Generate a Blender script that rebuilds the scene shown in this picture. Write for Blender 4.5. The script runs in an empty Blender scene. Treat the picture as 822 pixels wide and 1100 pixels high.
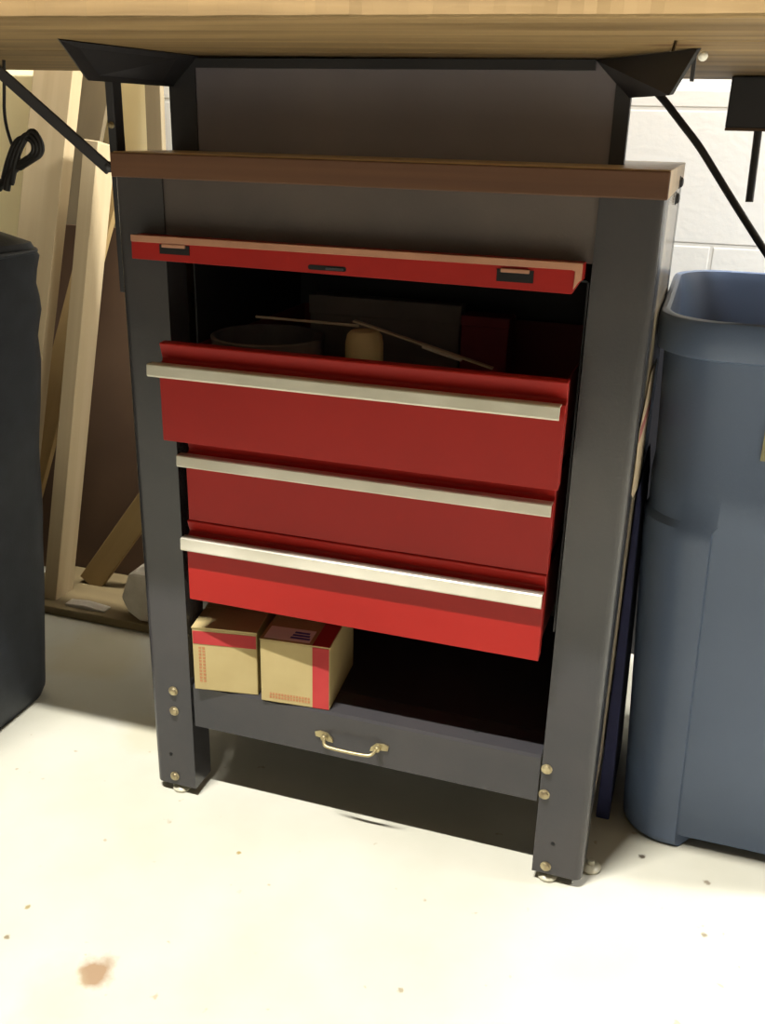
import bpy, bmesh, math, random
from mathutils import Vector, Matrix, noise
random.seed(7)
PI = math.pi
scn = bpy.context.scene
COL = scn.collection

# ------------------------------------------------------------------ materials
def s2l(c):
    return tuple((v/12.92 if v <= .04045 else ((v+.055)/1.055)**2.4) for v in [x/255 for x in c])

def nd(nt, t, **kw):
    n = nt.nodes.new(t)
    for k, v in kw.items():
        setattr(n, k, v)
    return n

def base_mat(name, rough=.5, metal=0., spec=.5):
    m = bpy.data.materials.new(name); m.use_nodes = True
    nt = m.node_tree
    b = nt.nodes['Principled BSDF']
    b.inputs['Roughness'].default_value = rough
    b.inputs['Metallic'].default_value = metal
    b.inputs['Specular IOR Level'].default_value = spec
    return m, nt, b

def paint(name, c1, c2=None, rough=.5, metal=0., spec=.5, scale=8., bump=0., bscale=60., lo=.35, hi=.7, detail=6.):
    """mottled colour: two tones of the thing's own colour mixed by noise"""
    m, nt, b = base_mat(name, rough, metal, spec)
    c1 = s2l(c1); c2 = s2l(c2) if c2 else c1
    tc = nd(nt, 'ShaderNodeTexCoord')
    n = nd(nt, 'ShaderNodeTexNoise'); n.inputs['Scale'].default_value = scale; n.inputs['Detail'].default_value = detail
    nt.links.new(tc.outputs['Object'], n.inputs['Vector'])
    r = nd(nt, 'ShaderNodeValToRGB')
    r.color_ramp.elements[0].position = lo; r.color_ramp.elements[0].color = (*c1, 1)
    r.color_ramp.elements[1].position = hi; r.color_ramp.elements[1].color = (*c2, 1)
    nt.links.new(n.outputs['Fac'], r.inputs['Fac'])
    nt.links.new(r.outputs['Color'], b.inputs['Base Color'])
    if bump:
        n2 = nd(nt, 'ShaderNodeTexNoise'); n2.inputs['Scale'].default_value = bscale
        nt.links.new(tc.outputs['Object'], n2.inputs['Vector'])
        bp = nd(nt, 'ShaderNodeBump'); bp.inputs['Strength'].default_value = bump; bp.inputs['Distance'].default_value = .003
        nt.links.new(n2.outputs['Fac'], bp.inputs['Height'])
        nt.links.new(bp.outputs['Normal'], b.inputs['Normal'])
    return m

def wood(name, c1, c2, axis='Z', scale=30., stretch=.06, rough=.65, knots=True, bump=.15, knot_col=(96, 62, 34)):
    m, nt, b = base_mat(name, rough, 0, .3)
    tc = nd(nt, 'ShaderNodeTexCoord'); mp = nd(nt, 'ShaderNodeMapping')
    s = [1., 1., 1.]; s['XYZ'.index(axis)] = stretch
    mp.inputs['Scale'].default_value = s
    nt.links.new(tc.outputs['Object'], mp.inputs['Vector'])
    n = nd(nt, 'ShaderNodeTexNoise'); n.inputs['Scale'].default_value = scale; n.inputs['Detail'].default_value = 5; n.inputs['Distortion'].default_value = .6
    nt.links.new(mp.outputs['Vector'], n.inputs['Vector'])
    r = nd(nt, 'ShaderNodeValToRGB')
    r.color_ramp.elements[0].position = .3; r.color_ramp.elements[0].color = (*s2l(c1), 1)
    r.color_ramp.elements[1].position = .72; r.color_ramp.elements[1].color = (*s2l(c2), 1)
    nt.links.new(n.outputs['Fac'], r.inputs['Fac'])
    out = r.outputs['Color']
    if knots:
        mp2 = nd(nt, 'ShaderNodeMapping'); s2 = [7., 7., 7.]; s2['XYZ'.index(axis)] = 3.2
        mp2.inputs['Scale'].default_value = s2
        nt.links.new(tc.outputs['Object'], mp2.inputs['Vector'])
        v = nd(nt, 'ShaderNodeTexVoronoi'); v.inputs['Scale'].default_value = 1.
        nt.links.new(mp2.outputs['Vector'], v.inputs['Vector'])
        kr = nd(nt, 'ShaderNodeValToRGB')
        kr.color_ramp.elements[0].position = .04; kr.color_ramp.elements[0].color = (1, 1, 1, 1)
        kr.color_ramp.elements[1].position = .11; kr.color_ramp.elements[1].color = (0, 0, 0, 1)
        nt.links.new(v.outputs['Distance'], kr.inputs['Fac'])
        mx = nd(nt, 'ShaderNodeMix', data_type='RGBA')
        nt.links.new(kr.outputs['Color'], mx.inputs['Factor'])
        nt.links.new(out, mx.inputs['A'])
        mx.inputs['B'].default_value = (*s2l(knot_col), 1)
        out = mx.outputs['Result']
    nt.links.new(out, b.inputs['Base Color'])
    if bump:
        bp = nd(nt, 'ShaderNodeBump'); bp.inputs['Strength'].default_value = bump; bp.inputs['Distance'].default_value = .002
        nt.links.new(n.outputs['Fac'], bp.inputs['Height']); nt.links.new(bp.outputs['Normal'], b.inputs['Normal'])
    return m

M = {}
M['steel'] = paint('dark_grey_steel_paint', (49, 49, 52), (61, 58, 58), rough=.27, spec=.45, scale=5, bump=.06, bscale=300)
M['side'] = paint('side_panel_wall_sheen', (158, 146, 124), (172, 158, 134), rough=.22, spec=.5, scale=6)  # tan colour puts the wall's grazing reflection into the steel panel
M['captop_sheen'] = wood('ply_tan_sheen', (188, 162, 122), (204, 178, 138), axis='X', scale=20, stretch=.05, knots=False, rough=.4)  # cap wood lightened to paint in its grazing sheen
M['apron'] = paint('worn_brownish_steel', (66, 58, 55), (80, 70, 64), rough=.5, scale=7, bump=.05, bscale=300)
M['panel'] = paint('blue_grey_panel_paint', (124, 118, 126), (138, 131, 136), rough=.4, scale=5)
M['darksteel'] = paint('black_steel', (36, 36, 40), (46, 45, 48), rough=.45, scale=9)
M['inner'] = paint('dark_inside_metal', (54, 48, 46), (62, 56, 52), rough=.6, scale=9)
M['red'] = paint('red_enamel', (140, 24, 19), (152, 30, 24), rough=.4, spec=.2, scale=4)
M['tray'] = paint('dull_dark_red_metal', (120, 40, 36), (132, 48, 42), rough=.55, scale=8)
M['alu'] = paint('aluminium_trim', (188, 184, 168), (206, 202, 188), rough=.42, metal=.35, scale=12)
M['lidedge'] = paint('worn_tan_lid_edge', (150, 105, 80), (170, 120, 92), rough=.5, scale=20)
M['brass'] = paint('tarnished_brass', (176, 164, 124), (146, 132, 98), rough=.35, metal=.7, scale=60)
M['bolt'] = paint('zinc_bolt', (190, 178, 140), (120, 105, 80), rough=.35, metal=.7, scale=80)
M['hole'] = paint('bolt_hole_black', (12, 12, 12), rough=.9)
M['foot'] = paint('foot_plastic', (190, 186, 165), (150, 146, 128), rough=.3, scale=60)
M['captop'] = wood('brown_stained_ply', (74, 49, 34), (104, 72, 50), axis='X', scale=26, stretch=.04, knots=False, rough=.55)
M['top'] = wood('bench_top_wood', (106, 85, 54), (152, 126, 86), axis='X', scale=22, stretch=.08, knots=True, bump=.6, knot_col=(100, 70, 44))
M['pine'] = wood('pine', (172, 153, 118), (192, 173, 138), axis='Z', scale=26, stretch=.05, knot_col=(110, 78, 46))
M['pine2'] = wood('yellow_pine', (162, 136, 88), (180, 152, 104), axis='Z', scale=24, stretch=.05, knot_col=(110, 78, 46))
M['greyply'] = wood('grey_ply', (134, 121, 95), (152, 138, 110), axis='Z', scale=18, stretch=.08, knots=False)
M['hard'] = paint('brown_hardboard', (84, 62, 44), (98, 74, 52), rough=.7, scale=5)
M['olive'] = wood('olive_strip', (132, 108, 66), (146, 122, 78), axis='Z', scale=18, stretch=.06, knots=False)
M['plank'] = wood('dusty_plank', (108, 94, 66), (126, 110, 78), axis='X', scale=18, stretch=.06, knots=False)
M['card'] = paint('kraft_card', (163, 146, 102), (172, 156, 112), rough=.8, spec=.2, scale=14)
M['cardred'] = paint('red_print', (158, 48, 50), (168, 56, 54), rough=.7, spec=.2, scale=20)
M['cardprint'] = paint('faint_red_print', (164, 112, 76), (170, 126, 88), rough=.8, spec=.2, scale=200)
M['label'] = paint('paper_label', (226, 224, 214), (236, 234, 226), rough=.7, scale=20)
M['blueink'] = paint('blue_ink', (58, 74, 150), (76, 90, 160), rough=.7, scale=150)
M['bin'] = paint('blue_bin_plastic', (73, 87, 111), (80, 94, 118), rough=.42, spec=.4, scale=4, bump=.05, bscale=400)
M['bag'] = paint('black_nylon', (34, 39, 48), (44, 49, 58), rough=.55, spec=.45, scale=30, bump=.2, bscale=500)
M['cord'] = paint('black_rubber', (30, 28, 28), rough=.5)
M['dish'] = paint('black_dish', (80, 75, 74), (96, 90, 88), rough=.55, scale=30)
M['spool'] = wood('pale_turned_wood', (206, 184, 130), (220, 200, 150), axis='Z', scale=40, stretch=.2, knots=False)
M['stick'] = paint('pale_stick', (186, 168, 140), (206, 190, 164), rough=.6, scale=60)
M['paper'] = paint('folded_paper', (206, 198, 180), (220, 212, 196), rough=.8, scale=60)
M['greybox'] = paint('grey_box', (128, 118, 112), (138, 128, 120), rough=.8, scale=20)
M['darkred'] = paint('dark_red_box', (124, 36, 44), (136, 44, 48), rough=.7, scale=20)
M['rag'] = paint('reddish_rag', (150, 84, 84), (170, 104, 100), rough=.9, scale=30)
M['bluerag'] = paint('blue_cloth', (18, 22, 58), (24, 28, 68), rough=.85, scale=30)
M['block'] = paint('pale_block', (186, 178, 162), (206, 198, 184), rough=.9, scale=30, bump=.4, bscale=80)
M['sticker_y'] = paint('sticker_yellow', (132, 128, 90), (120, 112, 80), rough=.6, scale=100)
M['sticker_r'] = paint('sticker_red', (130, 62, 62), (116, 58, 58), rough=.6, scale=100)
M['ceil'] = paint('ceiling_joists', (92, 82, 66), (104, 92, 74), rough=.9)
M['roomwall'] = paint('room_wall', (82, 76, 66), (92, 85, 74), rough=.9)
M['cream'] = paint('cream_sheet', (240, 226, 178), (246, 234, 190), rough=.85, scale=3)

def floor_mat():
    m, nt, b = base_mat('painted_concrete', .5, 0, .35)
    tc = nd(nt, 'ShaderNodeTexCoord')
    n = nd(nt, 'ShaderNodeTexNoise'); n.inputs['Scale'].default_value = 5; n.inputs['Detail'].default_value = 8
    nt.links.new(tc.outputs['Object'], n.inputs['Vector'])
    r = nd(nt, 'ShaderNodeValToRGB')
    r.color_ramp.elements[0].position = .3; r.color_ramp.elements[0].color = (*s2l((178, 176, 160)), 1)
    r.color_ramp.elements[1].position = .65; r.color_ramp.elements[1].color = (*s2l((190, 188, 175)), 1)
    nt.links.new(n.outputs['Fac'], r.inputs['Fac'])
    out = r.outputs['Color']
    # scattered specks
    n2 = nd(nt, 'ShaderNodeTexNoise'); n2.inputs['Scale'].default_value = 46; n2.inputs['Detail'].default_value = 2
    nt.links.new(tc.outputs['Object'], n2.inputs['Vector'])
    r2 = nd(nt, 'ShaderNodeValToRGB')
    r2.color_ramp.elements[0].position = .715; r2.color_ramp.elements[0].color = (0, 0, 0, 1)
    r2.color_ramp.elements[1].position = .76; r2.color_ramp.elements[1].color = (.6, .6, .6, 1)
    nt.links.new(n2.outputs['Fac'], r2.inputs['Fac'])
    mx = nd(nt, 'ShaderNodeMix', data_type='RGBA')
    nt.links.new(r2.outputs['Color'], mx.inputs['Factor']); nt.links.new(out, mx.inputs['A'])
    mx.inputs['B'].default_value = (*s2l((150, 132, 100)), 1)
    out = mx.outputs['Result']
    # stains: (x, y, radius, strength, colour)
    for (x, y, rad, st, c) in STAINS:
        mp = nd(nt, 'ShaderNodeMapping'); mp.inputs['Location'].default_value = (-x, -y, 0)
        nt.links.new(tc.outputs['Object'], mp.inputs['Vector'])
        wn = nd(nt, 'ShaderNodeTexNoise'); wn.inputs['Scale'].default_value = .9/rad; wn.inputs['Detail'].default_value = 4
        nt.links.new(tc.outputs['Object'], wn.inputs['Vector'])
        ln = nd(nt, 'ShaderNodeVectorMath', operation='LENGTH')
        nt.links.new(mp.outputs['Vector'], ln.inputs[0])
        ad = nd(nt, 'ShaderNodeMath', operation='MULTIPLY_ADD'); ad.inputs[1].default_value = rad*1.6; 
        nt.links.new(wn.outputs['Fac'], ad.inputs[0]); nt.links.new(ln.outputs['Value'], ad.inputs[2])
        mr = nd(nt, 'ShaderNodeMapRange')
        mr.inputs['From Min'].default_value = rad*1.35; mr.inputs['From Max'].default_value = rad*1.9
        mr.inputs['To Min'].default_value = st; mr.inputs['To Max'].default_value = 0
        nt.links.new(ad.outputs[0], mr.inputs['Value'])
        mx = nd(nt, 'ShaderNodeMix', data_type='RGBA')
        nt.links.new(mr.outputs['Result'], mx.inputs['Factor']); nt.links.new(out, mx.inputs['A'])
        mx.inputs['B'].default_value = (*s2l(c), 1)
        out = mx.outputs['Result']
    nt.links.new(out, b.inputs['Base Color'])
    bp = nd(nt, 'ShaderNodeBump'); bp.inputs['Strength'].default_value = .08; bp.inputs['Distance'].default_value = .002
    nt.links.new(n.outputs['Fac'], bp.inputs['Height']); nt.links.new(bp.outputs['Normal'], b.inputs['Normal'])
    return m
STAINS = [(-.196, -.311, .024, .9, (140, 112, 82)), (-.225, -.36, .05, .35, (176, 170, 140)),
          (-.132, -.083, .0035, .9, (150, 130, 70)), (-.330, -.255, .004, .9, (140, 125, 80)), (-.323, -.302, .004, .9, (120, 108, 80)),
          (.371, .091, .005, .95, (70, 60, 48)), (.454, .070, .005, .8, (110, 96, 76)), (.452, -.023, .004, .8, (110, 96, 70)),
          (.133, -.221, .004, .7, (130, 116, 80)), (-.60, .30, .10, .35, (176, 160, 110)), (-.38, .12, .06, .25, (176, 166, 120))]
M['floor'] = floor_mat()

def block_mat():
    m, nt, b = base_mat('white_painted_block', .75, 0, .3)
    tc = nd(nt, 'ShaderNodeTexCoord')
    mp = nd(nt, 'ShaderNodeMapping'); mp.inputs['Rotation'].default_value = (PI/2, 0, 0)
    # (x, z) -> brick plane
    sx = nd(nt, 'ShaderNodeSeparateXYZ'); cb = nd(nt, 'ShaderNodeCombineXYZ')
    nt.links.new(tc.outputs['Object'], sx.inputs[0])
    ax = nd(nt, 'ShaderNodeMath', operation='ADD'); ax.inputs[1].default_value = .258
    az = nd(nt, 'ShaderNodeMath', operation='ADD'); az.inputs[1].default_value = -.727 + 5*.2028
    nt.links.new(sx.outputs['X'], ax.inputs[0]); nt.links.new(sx.outputs['Z'], az.inputs[0])
    nt.links.new(ax.outputs[0], cb.inputs[0]); nt.links.new(az.outputs[0], cb.inputs[1])
    br = nd(nt, 'ShaderNodeTexBrick')
    br.inputs['Scale'].default_value = 1; br.inputs['Brick Width'].default_value = .4056; br.inputs['Row Height'].default_value = .2028
    br.inputs['Mortar Size'].default_value = .004; br.inputs['Mortar Smooth'].default_value = .5
    br.inputs['Color1'].default_value = (*s2l((238, 238, 232)), 1); br.inputs['Color2'].default_value = (*s2l((242, 242, 237)), 1)
    br.inputs['Mortar'].default_value = (*s2l((224, 223, 216)), 1)
    nt.links.new(cb.outputs[0], br.inputs['Vector'])
    nt.links.new(br.outputs['Color'], b.inputs['Base Color'])
    n = nd(nt, 'ShaderNodeTexNoise'); n.inputs['Scale'].default_value = 90; n.inputs['Detail'].default_value = 4
    nt.links.new(tc.outputs['Object'], n.inputs['Vector'])
    mul = nd(nt, 'ShaderNodeMath', operation='MULTIPLY_ADD'); mul.inputs[1].default_value = -6
    nt.links.new(br.outputs['Fac'], mul.inputs[0]); nt.links.new(n.outputs['Fac'], mul.inputs[2])
    bp = nd(nt, 'ShaderNodeBump'); bp.inputs['Strength'].default_value = .14; bp.inputs['Distance'].default_value = .002
    nt.links.new(mul.outputs[0], bp.inputs['Height']); nt.links.new(bp.outputs['Normal'], b.inputs['Normal'])
    return m
M['blockwall'] = block_mat()

# ------------------------------------------------------------------ mesh builders
class MB:
    def __init__(self): self.bm = bmesh.new()
    def poly(self, pts, mi=0):
        vs = [self.bm.verts.new(p) for p in pts]
        f = self.bm.faces.new(vs); f.material_index = mi
        return vs
    def box(self, x0, x1, y0, y1, z0, z1, mi=0, mat=None):
        P = [Vector((x, y, z)) for z in (z0, z1) for y in (y0, y1) for x in (x0, x1)]
        if mat: P = [mat @ p for p in P]
        v = [self.bm.verts.new(p) for p in P]
        for q in ((0, 2, 3, 1), (4, 5, 7, 6), (0, 1, 5, 4), (2, 6, 7, 3), (0, 4, 6, 2), (1, 3, 7, 5)):
            f = self.bm.faces.new([v[i] for i in q]); f.material_index = mi
        return self
    def prism(self, pts2, a0, a1, axis='Z', mi=0, mat=None):
        """closed 2D outline extruded along an axis; outline coords are the two other axes in xyz order"""
        def mk(p, a):
            if axis == 'Z': r = Vector((p[0], p[1], a))
            elif axis == 'Y': r = Vector((p[0], a, p[1]))
            else: r = Vector((a, p[0], p[1]))
            return mat @ r if mat else r
        A = [self.bm.verts.new(mk(p, a0)) for p in pts2]; B = [self.bm.verts.new(mk(p, a1)) for p in pts2]
        n = len(pts2)
        fs = [self.bm.faces.new(A[::-1]), self.bm.faces.new(B)]
        for i in range(n):
            fs.append(self.bm.faces.new((A[i], A[(i+1) % n], B[(i+1) % n], B[i])))
        for f in fs: f.material_index = mi
        return self
    def plate(self, pts, t):
        """a flat sheet of thickness t behind the given outline"""
        P = [Vector(p) for p in pts]
        n = Vector((0, 0, 0))
        for i in range(1, len(P)-1): n += (P[i]-P[0]).cross(P[i+1]-P[0])
        n.normalize()
        A = [self.bm.verts.new(p) for p in P]; B = [self.bm.verts.new(p - n*t) for p in P]
        self.bm.faces.new(A); self.bm.faces.new(B[::-1])
        k = len(P)
        for i in range(k): self.bm.faces.new((A[i], B[i], B[(i+1) % k], A[(i+1) % k]))
        return self
    def lathe(self, prof, c=(0, 0, 0), axis='Z', seg=24, mi=0, mat=None):
        rings = []
        for (r, h) in prof:
            ring = []
            for i in range(seg):
                a = 2*PI*i/seg
                u, v = r*math.cos(a), r*math.sin(a)
                p = {'Z': Vector((u, v, h)), 'Y': Vector((u, h, v)), 'X': Vector((h, u, v))}[axis] + Vector(c)
                if mat: p = mat @ p
                ring.append(self.bm.verts.new(p))
            rings.append(ring)
        for a, b in zip(rings, rings[1:]):
            for i in range(seg):
                f = self.bm.faces.new((a[i], a[(i+1) % seg], b[(i+1) % seg], b[i])); f.material_index = mi
        for ring in (rings[0], rings[-1]):
            f = self.bm.faces.new(ring); f.material_index = mi
        return self
    def tube(self, pts, r, seg=10, closed=False, smooth=0):
        P = [Vector(p) for p in pts]
        for _ in range(smooth):
            Q = [P[0]] if not closed else []
            for a, b in zip(P, P[1:] + ([P[0]] if closed else [])):
                Q += [a*.75+b*.25, a*.25+b*.75]
            if not closed: Q.append(P[-1])
            P = Q
        rings = []; nprev = None
        for i, p in enumerate(P):
            t = (P[(i+1) % len(P)] - P[i-1]) if (closed or 0 < i < len(P)-1) else (P[1]-P[0] if i == 0 else P[-1]-P[-2])
            t.normalize()
            if nprev is None:
                nprev = t.orthogonal().normalized()
            nrm = (nprev - t*nprev.dot(t)).normalized(); nprev = nrm
            bn = t.cross(nrm)
            rings.append([self.bm.verts.new(p + (nrm*math.cos(2*PI*k/seg) + bn*math.sin(2*PI*k/seg))*r) for k in range(seg)])
        pairs = list(zip(rings, rings[1:])) + ([(rings[-1], rings[0])] if closed else [])
        for a, b in pairs:
            for k in range(seg): self.bm.faces.new((a[k], a[(k+1) % seg], b[(k+1) % seg], b[k]))
        if not closed:
            self.bm.faces.new(rings[0][::-1]); self.bm.faces.new(rings[-1])
        return self
    def build(self, name, mat, parent=None, bevel=0., seg=2, smooth=False, mats=None, origin=None, rot=None):
        bmesh.ops.recalc_face_normals(self.bm, faces=self.bm.faces)
        me = bpy.data.meshes.new(name)
        for f in self.bm.faces: f.smooth = smooth
        self.bm.to_mesh(me); self.bm.free()
        for mm in (mats or [mat]): me.materials.append(mm)
        o = bpy.data.objects.new(name, me); COL.objects.link(o)
        if smooth:
            me.set_sharp_from_angle(angle=math.radians(38))
        if bevel:
            b = o.modifiers.new('bevel', 'BEVEL'); b.width = bevel; b.segments = seg; b.limit_method = 'ANGLE'; b.angle_limit = math.radians(40)
        if parent is not None:
            o.parent = parent
            o.matrix_parent_inverse = parent.matrix_basis.inverted()
        return o

def thing(name, label, cat, loc, group=None):
    o = bpy.data.objects.new(name, None); COL.objects.link(o); o.location = loc; o.empty_display_size = .05
    o['label'] = label; o['category'] = cat
    if group: o['group'] = group
    return o
def tag(o, label, cat, group=None):
    o['label'] = label; o['category'] = cat
    if group: o['group'] = group
    return o
def struct(o): o['kind'] = 'structure'; return o

def rrect(x0, x1, y0, y1, r, n=6):
    pts = []
    for (cx, cy, a0) in ((x1-r, y1-r, 0), (x0+r, y1-r, 90), (x0+r, y0+r, 180), (x1-r, y0+r, 270)):
        for k in range(n+1):
            a = math.radians(a0 + 90*k/n); pts.append((cx+r*math.cos(a), cy+r*math.sin(a)))
    return pts

# ------------------------------------------------------------------ the room
RX0, RX1, RY0, RY1, RH = -2.6, 2.6, -3.2, .70, 2.40
struct(MB().box(RX0-.1, RX1+.1, RY0-.1, RY1+.1, -.1, 0).build('floor', M['floor']))
struct(MB().box(RX0-.1, RX1+.1, RY1, RY1+.1, 0, RH).build('wall_back', M['blockwall']))
struct(MB().box(RX0-.1, RX0, RY0, RY1, 0, RH).build('wall_left', M['roomwall']))
struct(MB().box(RX1, RX1+.1, RY0, RY1, 0, RH).build('wall_right', M['roomwall']))
struct(MB().box(RX0-.1, RX1+.1, RY0-.1, RY0, 0, RH).build('wall_front', M['roomwall']))
struct(MB().box(RX0-.1, RX1+.1, RY0-.1, RY1+.1, RH, RH+.1).build('ceiling', M['ceil']))

# ------------------------------------------------------------------ the steel stand
XL, XR, D = -.302, .302, .385          # sides and depth of the stand
PW = .063                               # post face width
ZB, ZC, ZT = .014, .831, .858           # post foot, underside and top of the wooden cap
stand = thing('tool_stand', 'dark grey steel stand with wooden cap, open bottom shelf and four posts, in the centre', 'stand', (0, D/2, 0))

def post_outline(sx, y0, sy):
    """folded steel channel: outer flank, rounded bend, face, inner flank"""
    xo, xi, t, r = .302, .302-PW, .0022, .011
    out = [(xo, .062), (xo, r)]
    for k in range(1, 6):
        a = math.radians(90*k/5); out.append((xo-r+r*math.cos(a), r-r*math.sin(a)))
    out += [(xi, 0), (xi, .045), (xi+t, .045), (xi+t, t)]
    ri = r-t
    inn = [(xo-r, t)]
    for k in range(1, 6):
        a = math.radians(90-90*k/5); inn.append((xo-r+ri*math.cos(a), r-ri*math.sin(a)))
    out += inn + [(xo-t, .062)]
    return [(sx*x, y0+sy*y) for x, y in out]
posts = []
for sx in (-1, 1):
    for (y0, sy) in ((0, 1), (D, -1)):
        posts.append(MB().prism(post_outline(sx, y0, sy), ZB, ZC).build('post', M['steel'], stand, smooth=True))
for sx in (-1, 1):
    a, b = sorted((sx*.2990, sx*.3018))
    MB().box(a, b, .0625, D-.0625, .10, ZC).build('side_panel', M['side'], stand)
MB().box(-.245, .245, .0025, .0045, .768, ZC).build('apron', M['apron'], stand)
MB().box(-.2975, .2975, D-.006, D-.004, .10, ZC).build('back_panel', M['inner'], stand)
c = MB()
c.box(-.303, .303, -.001, .006, ZC, ZT-.001)
capo = c.build('wooden_cap', M['captop'], stand, bevel=.0015)
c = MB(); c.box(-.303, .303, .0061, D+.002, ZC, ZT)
c.build('wooden_cap_board', M['captop_sheen'], stand, bevel=.001)
# bottom shelf with a folded front lip
s = MB()
s.prism([(.003, .118), (.003, .1805), (.0055, .184), (.056, .184), (.056, .150), (.0545, .150), (.0545, .1815), (.0065, .1815), (.0055, .118)], -.2365, .2365, axis='X')
s.build('bottom_shelf', M['steel'], stand, smooth=False)
MB().box(-.2365, .2365, .0565, D-.008, .178, .1838).build('shelf_shade_board', M['darksteel'], stand)  # rear of the shelf coloured dark in place of shade behind the ledge
MB().lathe([(.0045, .1842), (.0045, .1846)], c=(.150, .030, 0), seg=14).build('shelf_hole', M['hole'], stand)
MB().box(-.2365, .2365, D-.012, D-.009, .10, .15).build('rear_rail', M['steel'], stand)

bolt_me = None
def bolt(p, axis, mat, r=.0055, par=stand):
    global bolt_me
    b = MB(); s = -1 if axis in ('Y',) else 1
    prof = [(r*1.25, 0), (r*1.25, .0012), (r, .0018), (r*.93, .0035), (r*.6, .0048), (r*.05, .0052)]
    b.lathe([(q, s*h) for q, h in prof], c=p, axis=axis, seg=14)
    return b.build('bolt', mat, par, smooth=True)
for (x, z) in ((-.2655, .169), (-.2660, .137), (-.2715, .028), (.245, .170), (.245, .133), (.256, .0255)):
    bolt((x, 0, z), 'Y', M['bolt'])
bolt((.3025, .262, .838), 'X', M['darksteel'], r=.006); bolt((.3025, .20, .823), 'X', M['darksteel'], r=.006)
for (x, z) in ((-.276, .064), (.262, .062)):
    MB().lathe([(.0028, 0), (.0028, -.0004)], c=(x, -.0001, z), axis='Y', seg=10).build('bolt_hole', M['hole'], stand)
for (x, y) in ((-.268, .012), (.258, .012), (.309, .045), (-.309, .045), (-.262, D-.018), (.262, D-.018)):
    f = MB()
    f.lathe([(.006, .0), (.0125, .0005), (.0135, .004), (.011, .007), (.0045, .009), (.0045, .030 if abs(x) < .3 else .0145)], c=(x, y, 0), seg=18)
    f.build('levelling_foot', M['foot'], stand, smooth=True)
# bail handle on the shelf lip
h = bpy.data.objects.new('handle', None); COL.objects.link(h); h.location = (0, 0, .148); h.parent = stand
h.matrix_parent_inverse = stand.matrix_basis.inverted()
for (x, z) in ((-.045, .1475), (.030, .1475)):
    mpl = MB()
    sgn = -1 if x < 0 else 1
    pts = [(-.013, .004), (-.006, .0065), (.004, .005), (.011, -.002), (.012, -.007), (.005, -.0065), (-.003, -.003), (-.012, -.002)]
    mpl.prism([(x - sgn*px, z+pz) for px, pz in pts], .003, .0005, axis='Y')
    mpl.lathe([(.0042, .0005), (.0042, -.005), (.003, -.0062)], c=(x - sgn*.001, 0, z+.0005), axis='Y', seg=12)
    o = mpl.build('mounting_plate', M['brass'], h, smooth=True)
    o.matrix_parent_inverse = Matrix.Translation((0, 0, -.148))
bl = MB().tube([(-.043, -.004, .1475), (-.041, -.013, .1455), (-.034, -.016, .1435), (.019, -.016, .1435), (.026, -.013, .1455), (.028, -.004, .1475)], .0022, smooth=2)
o = bl.build('bail', M['brass'], h, smooth=True); o.matrix_parent_inverse = Matrix.Translation((0, 0, -.148))
# upright bar and diagonal brace on the left side
MB().box(-.3135, -.3035, .016, .034, .70, .9595).build('upright_bar', M['darksteel'], stand, bevel=.001)
bolt((-.3085, .016, .885), 'Y', M['bolt'], r=.003)
a = Vector((-.3095, .009, .838)); b_ = Vector((-.476, .009, .962))
d = (b_-a).normalized(); n = Vector((-d.z, 0, d.x))*.0065
MB().plate([a-n, b_-n, b_+n, a+n], -.004).build('brace', M['darksteel'], stand, bevel=.0008)
bolt((-.311, .009, .841), 'Y', M['darksteel'], r=.005)

# ------------------------------------------------------------------ red drawer chest hung in the stand
chest = thing('drawer_chest', 'red steel tool chest with three drawers and aluminium pulls, mounted in the dark stand', 'tool chest', (0, .18, .32))
cs = MB()
cs.box(-.2325, -.2305, .050, .375, .33, .745); cs.box(.2305, .2325, .050, .375, .33, .745)
cs.box(-.2325, .2325, .373, .375, .33, .745)
cs.box(-.2325, .2325, .050, .375, .743, .745)
for sx in (-1, 1):
    for z in (.36, .66):
        a, b2 = sorted((sx*.2325, sx*.2982)); cs.box(a, b2, .16, .20, z, z+.02)
cs.build('cabinet_shell', M['darksteel'], chest)
# front panel that closes over the drawers, slid out over the apron
lid = MB()
LY = -.021
lid.prism([(-.2705, .7455), (.2238, .7405), (.2318, .7540), (.2330, .7705), (-.2695, .7715)], LY, LY+.0025, axis='Y')
lid.prism([(-.2695, .7690), (.2330, .7680), (.2330, .7703), (-.2695, .7713)], LY+.0025, -.0005, axis='Y')
lid.box(-.2695, -.2675, LY+.0025, -.0005, .748, .769); lid.box(.2312, .2330, LY+.0025, -.0005, .754, .768)
lid.box(-.229, .225, -.0005, .05, .7685, .7695)
lidp = lid.build('front_panel', M['red'], chest, bevel=.0006)
def sub(mb, name, mat, par, **k):
    o = mb.build(name, mat, par, **k); o.matrix_parent_inverse = (chest.matrix_basis).inverted() if par is chest else Matrix.Identity(4)
    return o
LI = Matrix.Identity(4)
def child_of_part(mb, name, mat, part, **k):
    o = mb.build(name, mat, None, **k); o.parent = part
    o.matrix_parent_inverse = LI           # parts carry no transform of their own: keep world coordinates
    return o
def fixup(part): pass
child_of_part(MB().prism([(-.2690, .7645), (.2225, .7640), (.2255, .7630), (.2250, .7450), (.2300, .7530), (.2325, .7550), (.2325, .7712), (-.2690, .7722)], LY-.0030, LY-.0001, axis='Y'),
              'top_edge', M['lidedge'], lidp, bevel=.0008)
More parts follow.
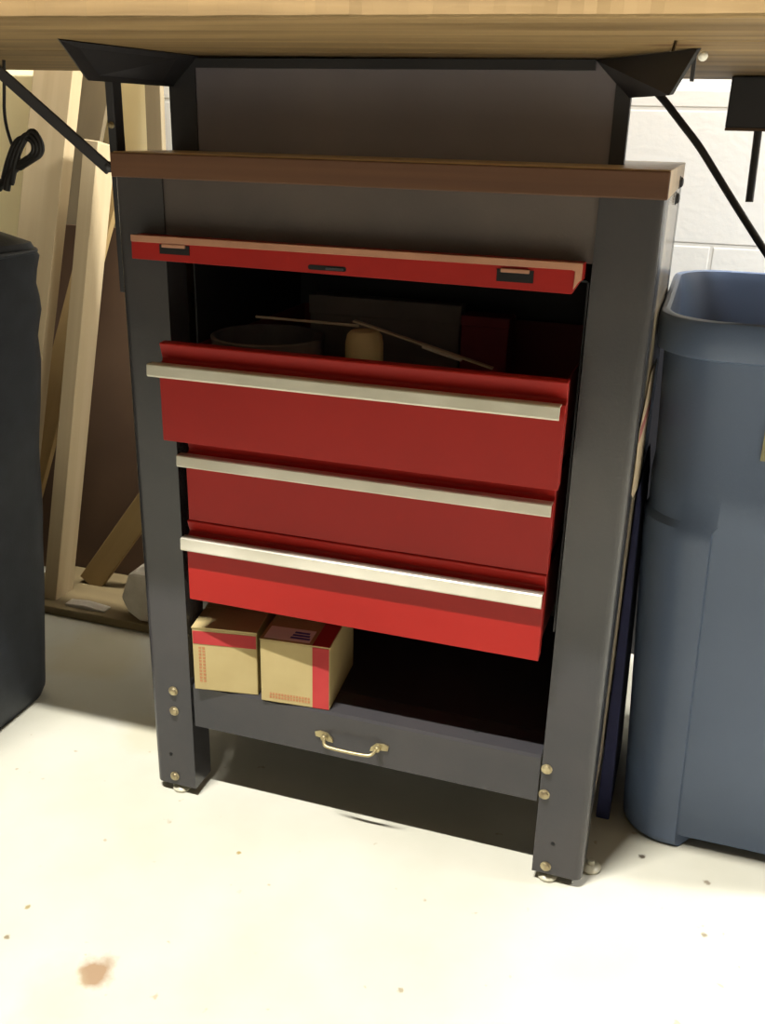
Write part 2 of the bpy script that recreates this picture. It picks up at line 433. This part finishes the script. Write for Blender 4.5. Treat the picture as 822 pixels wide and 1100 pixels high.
for (x0, x1, z0, z1) in ((-.234, -.197, .7530, .7630), (.148, .185, .7485, .7605)):
    child_of_part(MB().box(x0, x1, LY-.0012, LY-.0002, z0, z1), 'latch_slot', M['hole'], lidp)
    child_of_part(MB().box(x0+.004, x1-.004, LY-.0035, LY-.0012, z1-.0028, z1+.001), 'latch_lip', M['lidedge'], lidp, bevel=.0005)
child_of_part(MB().prism(rrect(-.056, -.013, .7470, .7520, .0022), LY-.0006, LY-.0002, axis='Y'), 'lock_slot', M['hole'], lidp)
child_of_part(MB().prism(rrect(-.036, -.016, .7478, .7502, .0010), LY-.0016, LY-.0006, axis='Y'), 'lock_bar', M['darksteel'], lidp)

def drawer(yf, x0, x1, z0, z1, pz0, pz1, px0, px1, back, crease=None):
    dr = MB()
    # face profile (y, z): straight face, finger groove behind the pull, rolled top edge
    prof = [(yf, z0), (yf, pz0+.001), (yf+.0015, pz1), (yf+.0075, pz1+.002), (yf+.0085, pz1+.005), (yf+.0035, z1-.0015), (yf+.0050, z1),
            (yf+.0165, z1), (yf+.0165, z0+.002), (yf+.004, z0)]
    dr.prism(prof, x0, x1, axis='X')
    d_ = dr.build('drawer', M['red'], chest, smooth=False, bevel=.0005, seg=1)
    dr = MB()
    t = .0018; zt = z1-.016; xi0, xi1 = -.2255, .2255
    xi0, xi1 = max(xi0, x0+.004), min(xi1, x1-.004)
    dr.box(xi0, xi1, yf+.0165, back, z0+.004, z0+.004+t)
    dr.box(xi0, xi0+t, yf+.0165, back, z0+.004+t, zt); dr.box(xi1-t, xi1, yf+.0165, back, z0+.004+t, zt)
    dr.box(xi0+t, xi1-t, back-t, back, z0+.004+t, zt)
    child_of_part(dr, 'drawer_tray', M['tray'], d_)
    p = MB()
    p.prism([(yf-.0095, pz0), (yf-.0110, pz0+.002), (yf-.0100, pz1), (yf-.0085, pz1+.0012), (yf+.002, pz1+.001), (yf+.002, pz1-.001), (yf-.0075, pz1-.001), (yf-.0080, pz0)], px0, px1, axis='X')
    child_of_part(p, 'drawer_pull', M['alu'], d_, bevel=.0003, seg=1)
    return d_
top_drawer = drawer(-.070, -.2150, .2345, .5520, .6635, .6272, .6405, -.2245, .2305, .340)
drawer(-.021, -.2155, .2260, .4360, .5460, .5068, .5203, -.2225, .2250, .360)
drawer(-.026, -.2175, .2255, .3295, .4355, .4000, .4155, -.2205, .2245, .360)

# things lying in the open top drawer (its floor is at z .558)
ZF = .558
dsh = MB()
dsh.lathe([(.050, 0), (.062, .004), (.0665, .092), (.0680, .0985), (.0655, .100), (.0632, .0985), (.0610, .030), (.045, .026), (.001, .026)], c=(-.138, .052, ZF), seg=40)
tag(dsh.build('dish', M['dish'], smooth=True), 'round black dish with a thin rim in the open top drawer', 'dish')
sp = MB()
sp.lathe([(.016, 0), (.0195, .004), (.0225, .02), (.0228, .06), (.0222, .098), (.0205, .107), (.016, .112), (.006, .1135)], c=(-.020, .062, ZF), seg=28)
tag(sp.build('wooden_handle', M['spool'], smooth=True), 'stubby pale wooden handle with rounded end standing in the top drawer', 'handle')
gb = thing('flat_box', 'dark grey flat box standing on edge at the back of the top drawer', 'box', (-.045, .262, ZF))
MB().box(-.165, .048, .250, .275, ZF, .674).build('box_body', M['greybox'], gb, bevel=.0015)
MB().box(-.1665, .0495, .2485, .2765, .650, .6755).build('box_lid', M['greybox'], gb, bevel=.0015)
rb = thing('small_box', 'small dark red box right of the grey flat box in the top drawer', 'box', (.085, .24, ZF))
MB().box(.056, .118, .225, .262, ZF, .655).build('box_body', M['darkred'], rb, bevel=.0015)
MB().box(.055, .119, .224, .263, .655, .668).build('box_lid', M['darkred'], rb, bevel=.0015)
st = MB().tube([(-.158, .062, .6755), (-.03, .070, .6735)], .0016)
st.bm.normal_update()
tag(st.build('thin_rod', M['stick']), 'thin pale rod lying across the black dish in the top drawer', 'rod')
fp = thing('folding_rule', 'long narrow pale rule sloping down right of the wooden handle in the drawer', 'rule', (.06, .06, .65))
a = Vector((-.036, .070, .679)); b_ = Vector((.132, .070, .6385))
d = (b_-a).normalized(); nn = Vector((0, 1, 0)).cross(d).normalized()
mm = Matrix((( d.x, 0, nn.x, a.x), (d.y, 1, nn.y, a.y), (d.z, 0, nn.z, a.z), (0, 0, 0, 1)))
L = (b_-a).length
MB().box(0, L, -.004, .004, -.0010, .0010, mat=mm).build('rule_blade', M['stick'], fp)
MB().box(.088, .136, -.0055, .0055, .0010, .0034, mat=mm).build('rule_section', M['paper'], fp)

# ------------------------------------------------------------------ cardboard boxes on the shelf
def carton(name, label, x, y, yaw, w, dep, hh, style):
    t = thing(name, label, 'box', (x, y, .1842), group='small cartons on the bottom shelf')
    t.rotation_euler = (0, 0, yaw)
    mw = Matrix.Identity(4)
    bd = MB()
    bd.box(0, w, 0, dep, 0, hh)
    def put(mb, nm, mat, **k):
        o = mb.build(nm, mat, None, **k); o.parent = t; return o
    body = put(bd, 'carton_body', M['card'], bevel=.0012)
    fl = MB()
    if style == 'band_top':
        # the top flap lifts a little towards the left
        fl.prism([(-.0005, hh+.0004), (w+.0005, hh+.0004), (w+.0005, hh+.0022), (w*.5, hh+.0028), (.012, hh+.0030), (-.0005, hh+.0016)], -.0006, dep*.46, axis='Y')
        fl.box(-.0005, w+.0005, dep*.48, dep+.0005, hh+.0004, hh+.0018)
        put(fl, 'top_flap', M['card'])
        put(MB().box(.001, w-.001, -.0006, -.0001, hh*.76, hh*.965), 'printed_band', M['cardred'])
        pr = MB()
        random.seed(3)
        for k in range(11):
            z = .012+k*.0050
            for q in range(2):
                pr.box(.008+q*.0052, .008+q*.0052+.0036, -.0004, -.0001, z, z+.0032)
        put(pr, 'printed_text', M['cardprint'])
    else:
        fl.box(-.0005, w+.0005, -.0006, dep*.49, hh+.0004, hh+.0018)
        fl.box(-.0005, w+.0005, dep*.5, dep+.0005, hh+.0004, hh+.0018)
        put(fl, 'top_flap', M['card'])
        bnd = MB()
        bnd.box(w*.755, w-.0008, -.0006, -.0001, .001, hh-.0005)
        bnd.box(w*.755, w-.0008, -.0006, dep*.95, hh+.0019, hh+.0023)
        put(bnd, 'printed_band', M['cardred'])
        pr = MB()
        for k in range(14):
            for q in range(2):
                pr.box(.012+k*.0040, .012+k*.0040+.0028, -.0004, -.0001, .006+q*.0048, .006+q*.0048+.0034)
        put(pr, 'printed_text', M['cardprint'])
        put(MB().box(.004, w*.70, .004, .036, hh+.0019, hh+.0022), 'paper_label', M['label'])
        ink = MB()
        for q in range(3):
            ink.box(w*.40+q*.001, w*.40+.026-q*.002, .010+q*.007, .0145+q*.007, hh+.0023, hh+.0025)
        put(ink, 'label_print', M['blueink'])
    return t
carton('carton', 'brown carton with a horizontal red band, left one on the bottom shelf', -.2285, -.0065, math.radians(9.5), .0875, .12, .0915, 'band_top')
carton('carton', 'brown carton with a vertical red band and white label on top, right on the shelf', -.1335, -.001, math.radians(5), .0935, .12, .0905, 'band_side')

# ------------------------------------------------------------------ saw base and table above the stand
sbase = thing('saw_base', 'dark steel machine base panel with angled wings between the wooden cap and table', 'machine base', (0, .25, ZT))
bo = [(-.270, .375), (-.306, .165), (-.301, .150), (-.266, .140), (.236, .140), (.244, .144), (.246, .152), (.212, .375)]
t = .002
bi = [(x*.993, y+(.002 if y < .3 else 0)) for x, y in bo][::-1]
MB().prism(bo+bi, ZT, .9612).build('body_panel', M['panel'], sbase)
MB().box(.230, .2465, .1385, .153, ZT, .9612).build('side_strip', M['darksteel'], sbase)
MB().box(-.303, -.267, .1385, .1498, ZT, .9612).build('side_strip', M['darksteel'], sbase)
MB().box(-.29, .245, .150, .30, .9465, .9545).build('top_flange', M['darksteel'], sbase)
MB().box(-.264, .207, .133, .1395, .951, .9612).build('shade_band', M['darksteel'], sbase)  # dark strip drawn for the table's shadow along the panel top
MB().plate([(-.303, -.075, .9635), (-.303, -.030, .9285), (-.296, .150, .930), (-.262, .141, .9635)], .004).build('wing', M['darksteel'], sbase)
MB().plate([(.206, .140, .9610), (.241, .150, .9250), (.293, -.002, .9225), (.3125, .000, .9610)], .004).build('wing', M['darksteel'], sbase)
bolt((.318, .004, .9555), 'Y', M['label'], r=.0035, par=sbase)
MB().box(.309, .3125, .004, .02, .935, .9608).build('tip_tab', M['darksteel'], sbase)

TZ = .9635
def shear(o, r=-.0045):
    for v in o.data.vertices: v.co.z += r*v.co.x
tt = thing('workbench_top', 'thick rough wooden tabletop spanning the top of the view over the dark stand', 'tabletop', (0, .1, TZ))
def yf(x): return -.243+(x-.07)*.010
fb = MB()
xs = (-1.25, 1.10)
front = []
for k in range(261):
    x = xs[0]+(xs[1]-xs[0])*k/260
    front.append((x, yf(x)+.0035*noise.noise(Vector((x*22, .3, 0)))+.002*noise.noise(Vector((x*70, 4.3, 0)))))
fb.prism(front+[(xs[1], -.068), (.296, -.068), (.286, .074), (xs[0], .084)], TZ, TZ+.030)
o = fb.build('front_board', M['top'], tt, bevel=.0025); shear(o)
rb_ = MB(); rb_.prism([(xs[0], .0885), (.2875, .0785), (.2975, -.0645), (xs[1], -.0645), (xs[1], .512), (xs[0], .495)], TZ, TZ+.030)
o = rb_.build('rear_board', M['top'], tt, bevel=.0015); shear(o)

# hanging box with a rod, under the table at the right
bkb = MB(); bkb.box(xs[0], xs[1], .488, .508, TZ+.030, TZ+.176)  # unseen board added to keep the front lamp's light off the wall
o = bkb.build('light_stop_board', M['top'], tt, bevel=.002); shear(o)
hb = thing('hanging_bracket', 'black metal box hanging under the tabletop by the right edge with a short rod', 'bracket', (.40, .42, .96))
MB().box(.345, .47, .40, .46, .9005, TZ-.0025).build('bracket_box', M['darksteel'], hb, bevel=.002)
MB().box(.345, .47, .3985, .4615, .8975, .9005).build('bottom_edge', M['hard'], hb)
MB().tube([(.386, .42, .900), (.3885, .42, .811)], .0052, seg=12).build('rod', M['darksteel'], hb, smooth=True)

# power cords
pc = thing('bundled_cord', 'black power cord tied in a looped bundle, hanging at the upper left', 'cord', (-.60, .2, .96))
MB().tube([(-.586, .2, .963), (-.590, .2, .93), (-.596, .2, .89), (-.588, .2, .855), (-.578, .2, .838)], .0022, smooth=2).build('lead', M['cord'], pc, smooth=True)
lp = MB()
for k in range(5):
    dx, dy = (k-2)*.003, (k % 2)*.006
    lp.tube([(-.602+dx, .2+dy, .812-.002*k), (-.588+dx, .197+dy, .838), (-.572+dx, .196+dy, .862), (-.556+dx*1.3, .196+dy, .873+dx), (-.544+dx, .197+dy, .862),
             (-.546+dx, .199+dy, .846), (-.566+dx, .2+dy, .836), (-.586+dx, .2+dy, .826)], .0036, smooth=2)
lp.build('loop', M['cord'], pc, smooth=True)
tl = MB()
tl.tube([(-.586, .2, .828), (-.598, .199, .815), (-.604, .199, .796)], .0048, smooth=1); tl.tube([(-.588, .204, .826), (-.612, .204, .808), (-.622, .204, .797)], .0052, smooth=1)
tl.build('plug_end', M['cord'], pc, smooth=True)
rc = MB().tube([(.236, .40, .957), (.262, .40, .936), (.290, .40, .906), (.315, .40, .880), (.340, .40, .848), (.375, .40, .803), (.417, .40, .751), (.46, .42, .70), (.52, .50, .62)], .0048, smooth=2)
tag(rc.build('power_cable', M['cord'], smooth=True), 'black cable sloping from the right wing down behind the blue bin', 'cable')

# ------------------------------------------------------------------ blue bin
bin_t = thing('trash_bin', 'large blue grey plastic bin with rolled rim at the right edge', 'bin', (.56, .35, 0))
NPC = 8
def bin_ring(z, out, level):
    """outline of the bin at height z; level: 'low' has corner columns proud of the flat panels"""
    k = z/.70
    xl = .338-.030*k; yfv = .122-.026*k
    xr = .338+.445+.030*k; yb = .122+.415+.026*k
    xl -= out; yfv -= out; xr += out; yb += out
    r = .060+.012*k
    pts = []
    cols = .058 if level == 'low' else None
    def corner(cx, cy, a0):
        for q in range(NPC+1):
            a = math.radians(a0+90*q/NPC); pts.append((cx+r*math.cos(a), cy+r*math.sin(a)))
    rec = .0065 if level == 'low' else 0.
    e = .0022
    def side(p, q, nrm):
        # p->q straight run, recessed between the corner columns
        P, Q = Vector(p), Vector(q); d = (Q-P).normalized(); N = Vector(nrm)*rec; l = (Q-P).length
        off = .012
        for s_, n_ in ((off, 0), (off+e, 1), (l/2, 1), (l-off-e, 1), (l-off, 0)):
            w = P+d*s_+N*n_; pts.append((w.x, w.y))
    corner(xr-r, yb-r, 0); side((xr-r, yb), (xl+r, yb), (0, -1))
    corner(xl+r, yb-r, 90); side((xl, yb-r), (xl, yfv+r), (1, 0))
    corner(xl+r, yfv+r, 180); side((xl+r, yfv), (xr-r, yfv), (0, 1))
    corner(xr-r, yfv+r, 270); side((xr, yfv+r), (xr, yb-r), (-1, 0))
    return pts
def loft(rows):
    m_ = MB(); prev = None; first = None
    for z, pts in rows:
        ring = []
        for i, p in enumerate(pts):
            zz = z[i] if isinstance(z, list) else z
            ring.append(m_.bm.verts.new((p[0], p[1], zz)))
        if prev:
            n_ = len(ring)
            for i in range(n_): m_.bm.faces.new((prev[i], prev[(i+1) % n_], ring[(i+1) % n_], ring[i]))
        else: first = ring
        prev = ring
    return m_, first, prev
ring0 = bin_ring(0, 0, 'low')
per = NPC+1+5
footz = [0.]*len(ring0)
for cidx in range(4):
    for j in range(5):
        if 1 <= j <= 3: footz[cidx*per+NPC+1+j] = .013
rows = [(footz, bin_ring(0, -.006, 'low')), ([z+.006 for z in footz], bin_ring(.006, -.001, 'low')), ([max(z+.006, .014) for z in footz], bin_ring(.014, .0, 'low')),
        (.445, bin_ring(.445, .0045, 'low')), (.462, bin_ring(.462, .0045, 'low')), (.470, bin_ring(.470, .0, 'up')), (.508, bin_ring(.508, .0, 'up')),
        (.520, bin_ring(.520, -.0032, 'up')), (.661, bin_ring(.661, -.0030, 'up')), (.664, bin_ring(.664, .0045, 'up')), (.667, bin_ring(.667, .0055, 'up')),
        (.699, bin_ring(.699, .0050, 'up')), (.704, bin_ring(.704, .0025, 'up')), (.7055, bin_ring(.7055, -.002, 'up')), (.704, bin_ring(.704, -.006, 'up')),
        (.69, bin_ring(.69, -.0085, 'up')), (.10, bin_ring(.10, -.014, 'up'))]
m_, first, last = loft(rows)
m_.bm.faces.new(last)
# closed underside, raised a little off the floor between the feet
inner = [m_.bm.verts.new((p[0], p[1], .012)) for p in bin_ring(.01, -.03, 'up')]
n_ = len(first)
for i in range(n_): m_.bm.faces.new((first[i], inner[i], inner[(i+1) % n_], first[(i+1) % n_]))
m_.bm.faces.new(inner[::-1])
m_.build('bin_body', M['bin'], bin_t, smooth=True)
stk = MB().box(.432, .52, .1018, .1026, .556, .606)
o = stk.build('sticker', M['sticker_y'], bin_t, mats=[M['sticker_y'], M['sticker_r']])
o['label'] = 'yellow and red sticker'
stk2 = MB().box(.434, .515, .1012, .1018, .582, .596); o2 = stk2.build('sticker_stripe', M['sticker_r'], None); o2.parent = o; o2.matrix_parent_inverse = LI

rg = MB()
bmesh.ops.create_icosphere(rg.bm, subdivisions=4, radius=1)
for v in rg.bm.verts:
    d_ = noise.noise(v.co*2.3)*.35+noise.noise(v.co*5)*.15
    v.co = Vector((v.co.x*.085*(1+d_)+.545, v.co.y*.07*(1+d_)+.27, max(v.co.z*.06*(1+d_), -.045)+.585))
tag(rg.build('cloth', M['rag'], smooth=True), 'crumpled reddish cloth inside the blue bin', 'cloth')
# what fills the bin below the cloth stays inside it
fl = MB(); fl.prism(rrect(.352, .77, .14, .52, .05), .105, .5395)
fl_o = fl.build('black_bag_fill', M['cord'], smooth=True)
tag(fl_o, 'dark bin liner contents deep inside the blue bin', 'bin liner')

# slim things in the gap between stand and bin
ls = thing('paper_sheet', 'torn pale paper with a reddish mark wedged between the stand and the bin', 'paper', (.3035, .12, .48))
pp = [(.245, .63), (.202, .551), (.206, .502), (.192, .481), (.052, .512), (.012, .530), (.019, .56), (.018, .602), (.126, .638)]
MB().prism(pp, .3031, .3036, axis='X').build('sheet', M['stick'], ls)
MB().prism([(.02, .585), (.21, .574), (.21, .588), (.02, .600)], .3036, .3039, axis='X').build('printed_mark', M['rag'], ls)
bt = MB()
bt.prism([(.3035, 0), (.322, 0), (.3105, .46), (.3065, .497), (.3035, .49)], .150, .33, axis='Y')  # blue sheet, widened and darkened to put shade into the gap
tag(bt.build('folded_tarp', M['bluerag'], bevel=.002), 'dark blue folded sheet squeezed upright between the stand and the bin', 'tarp')

# ------------------------------------------------------------------ black bag on the left
bg = thing('soft_bag', 'tall black soft fabric bag standing on the floor at the left edge', 'bag', (-.80, .0, 0))
B = MB()
bx0, bx1, by0, by1, bh = -1.02, -.600, -.20, .176, .752
nu, nz = 44, 40
rings = []
for iz in range(nz+1):
    tz = iz/nz; z = bh*tz
    # shrink towards the rounded top, slight sag at the base
    top = max(0., (z-(bh-.05))/.05); ins = .05*(1-math.sqrt(max(0, 1-top*top)))*.9
    bot = max(0., (.02-z)/.02)*.006
    ring = []
    P = rrect(bx0+ins+bot, bx1-ins-bot, by0+ins+bot, by1-ins-bot, .035, n=10)
    # resample edges for wrinkles
    Q = []
    for i, p in enumerate(P):
        q = P[(i+1) % len(P)]; l = math.hypot(q[0]-p[0], q[1]-p[1]); k = max(1, int(l/.03))
        for j in range(k): Q.append((p[0]+(q[0]-p[0])*j/k, p[1]+(q[1]-p[1])*j/k))
    ring = Q; rings.append((z, Q))
cnt = min(len(q) for z, q in rings)
def resample(Q, n):
    L_ = [0]
    for i in range(len(Q)): L_.append(L_[-1]+math.dist(Q[i], Q[(i+1) % len(Q)]))
    tot = L_[-1]; out = []; j = 0
    for k in range(n):
        s_ = tot*k/n
        while L_[j+1] < s_: j += 1
        f = (s_-L_[j])/max(1e-9, L_[j+1]-L_[j]); a_, b2 = Q[j], Q[(j+1) % len(Q)]
        out.append((a_[0]+(b2[0]-a_[0])*f, a_[1]+(b2[1]-a_[1])*f))
    return out
prev = None
cx, cy = (bx0+bx1)/2, (by0+by1)/2
for z, Q in rings:
    R_ = resample(Q, 110); ring = []
    for (x, y) in R_:
        v3 = Vector((x*6, y*6, z*5))
        amp = .006*min(1, z/.06)
        dsp = (noise.noise(v3)+.6*noise.noise(v3*2.1+Vector((3, 1, 7))))*amp
        hi = max(0, (z-.52)/.22)
        dsp += hi*.006*math.sin(z*70+x*25+y*18+3*noise.noise(v3*.7))*min(1, (bh+.01-z)/.05)
        dx, dy = x-cx, y-cy; l = math.hypot(dx, dy)
        xx = x+dx/l*dsp
        if xx > bx1+.002: xx = bx1+.002
        xx += .100*z
        ring.append(B.bm.verts.new((xx, y+dy/l*dsp, z)))
    if prev:
        for i in range(110): B.bm.faces.new((prev[i], prev[(i+1) % 110], ring[(i+1) % 110], ring[i]))
    else: B.bm.faces.new(ring[::-1])
    prev = ring
cv = B.bm.verts.new((cx+.100*bh, cy, bh+.012))
for i in range(110): B.bm.faces.new((prev[i], prev[(i+1) % 110], cv))
B.build('bag_body', M['bag'], bg, smooth=True)
pip = [(p[0]+.100*(bh-.03), p[1], bh-.030) for p in rrect(bx0+.002, bx1-.002, by0+.002, by1-.002, .035, n=8)]
MB().tube(pip, .0035, seg=8, closed=True).build('top_seam', M['bag'], bg, smooth=True)

# ------------------------------------------------------------------ lumber behind, on the left
def lean(name, label, cat, p0, p1, w, t, mat, group=None, roll=0.):
    """straight board from foot p0 to head p1 (centres of its front face), w wide along x, t thick away from the viewer"""
    p0, p1 = Vector(p0), Vector(p1)
    zax = (p1-p0).normalized(); xax = (Vector((1, 0, 0)) - zax*zax.x).normalized(); yax = zax.cross(xax)
    if roll:
        rm = Matrix.Rotation(roll, 3, zax); xax = rm @ xax; yax = rm @ yax
    L_ = (p1-p0).length
    o = MB().box(-w/2, w/2, 0, t, 0, L_).build(name, mat, bevel=.0015)
    o.matrix_world = Matrix(((xax.x, yax.x, zax.x, p0.x), (xax.y, yax.y, zax.y, p0.y), (xax.z, yax.z, zax.z, p0.z), (0, 0, 0, 1)))
    tag(o, label, cat, group)
    return o
G = 'lumber leaning on the back wall'
fpk = MB().box(-.872, -.44, .396, .572, 0, .018).build('flat_plank', M['plank'], bevel=.002)
tag(fpk, 'flat plank lying on the floor behind the stand, under the leaning boards', 'plank')
lean('stud', 'wide knotty pine stud leaning on the wall behind the black bag', 'stud', (-.920, .435, 0.0), (-.768, .640, 1.20), .082, .030, M['pine'], G)
lean('plywood_board', 'grey tan plywood board leaning on the wall behind the knotty stud', 'board', (-1.085, .640, .0), (-.745, .678, 1.12), .13, .012, M['greyply'], G)
lean('hardboard_sheet', 'dark brown hardboard sheet leaning low behind the leaning studs', 'sheet', (-.690, .575, 0), (-.685, .645, .705), .47, .005, M['hard'], G)
lean('stud', 'pale stud leaning edge-on against the left side of the stand, bright right face', 'stud', (-.787, .420, .018), (-.706, .565, .86), .030, .055, M['pine'], G)
lean('stud', 'yellowish stud leaning between the dark hardboard and the pale edge-on stud', 'stud', (-.966, .520, .0), (-.708, .630, .82), .055, .014, M['pine2'], G)
lean('dark_batten', 'thin grey brown batten leaning on the wall behind the upright bar', 'batten', (-.652, .655, 0), (-.641, .675, 1.05), .032, .014, M['greyply'], G)
lean('olive_strip', 'olive strip slanting steeply across the brown hardboard beside the left post', 'batten', (-.755, .505, .018), (-.470, .560, .42), .050, .012, M['olive'], 'slanted strips')  # paler olive strip drawn as its own piece over the hardboard
lean('cream_panel', 'bright cream panel standing against the wall at the upper left', 'panel', (-1.06, .693, 0), (-1.06, .694, 1.12), .80, .004, M['cream'])
lean('gap_shade_sheet', 'black sheet added against the wall to darken the gap behind the blue bin', 'sheet', (.48, .640, 0), (.48, .680, .60), .56, .006, M['darksteel'])  # dark sheet added as shade over the lit wall beside the bin
blk = MB()
pts = [(-.612, .062), (-.594, .110), (-.585, .118), (-.520, .116), (-.520, .020), (-.575, .018), (-.600, .034)]
blk.prism(pts, .402, .455, axis='Y')
tag(blk.build('masonry_chunk', M['block'], bevel=.006), 'chipped pale masonry chunk on the flat plank beside the left post', 'block')
sl = MB().prism([(-.742, .0183), (-.70, .0183), (-.655, .0183), (-.655, .022), (-.70, .0265), (-.742, .023)], .408, .43, axis='Y')
tag(sl.build('wood_sliver', M['block'], bevel=.001), 'thin pale wood sliver on the flat plank at the stud foot', 'offcut')

# ------------------------------------------------------------------ ceiling lamps
def lamp(name, loc, sx, sy, power, col):
    l = bpy.data.lights.new(name, 'AREA'); l.shape = 'RECTANGLE'; l.size = sx; l.size_y = sy; l.energy = power; l.color = col
    o = bpy.data.objects.new(name, l); COL.objects.link(o); o.location = loc
    return o
lamp('ceiling_tube_light', (-.28, -.77, 2.34), .55, .03, 104, (1., .972, .915))
lamp('bench_tube_light', (2.0, .36, 2.34), 1.0, .10, 235, (1., .995, .99))
lamp('rear_tube_light', (-.28, .60, 2.34), .9, .05, 56, (1., .97, .90))

w = bpy.data.worlds.new('world'); scn.world = w; w.use_nodes = True
w.node_tree.nodes['Background'].inputs[0].default_value = (.8, .85, 1, 1); w.node_tree.nodes['Background'].inputs[1].default_value = .05

# ------------------------------------------------------------------ camera
R = (( .9495, .3129, .0238), (.1353, -.3397, -.9307), (-.2832, .8869, -.3649))
cam = bpy.data.cameras.new('camera'); co = bpy.data.objects.new('camera', cam); COL.objects.link(co)
r0, r1, r2 = (Vector(r).normalized() for r in R)
r1 = r2.cross(r0).normalized(); r2 = r0.cross(r1).normalized()
mw = Matrix(((r0.x, -r1.x, -r2.x, .3465), (r0.y, -r1.y, -r2.y, -1.0), (r0.z, -r1.z, -r2.z, .885), (0, 0, 0, 1)))
co.matrix_world = mw
cam.sensor_fit = 'VERTICAL'; cam.sensor_height = 36.; cam.sensor_width = 36.; cam.lens = 1041/1100*36
cam.clip_start = .02
scn.camera = co
vs = scn.view_settings
vs.view_transform = 'Standard'; vs.look = 'None'; vs.gamma = 1.; vs.use_curve_mapping = False; vs.exposure = 0.42
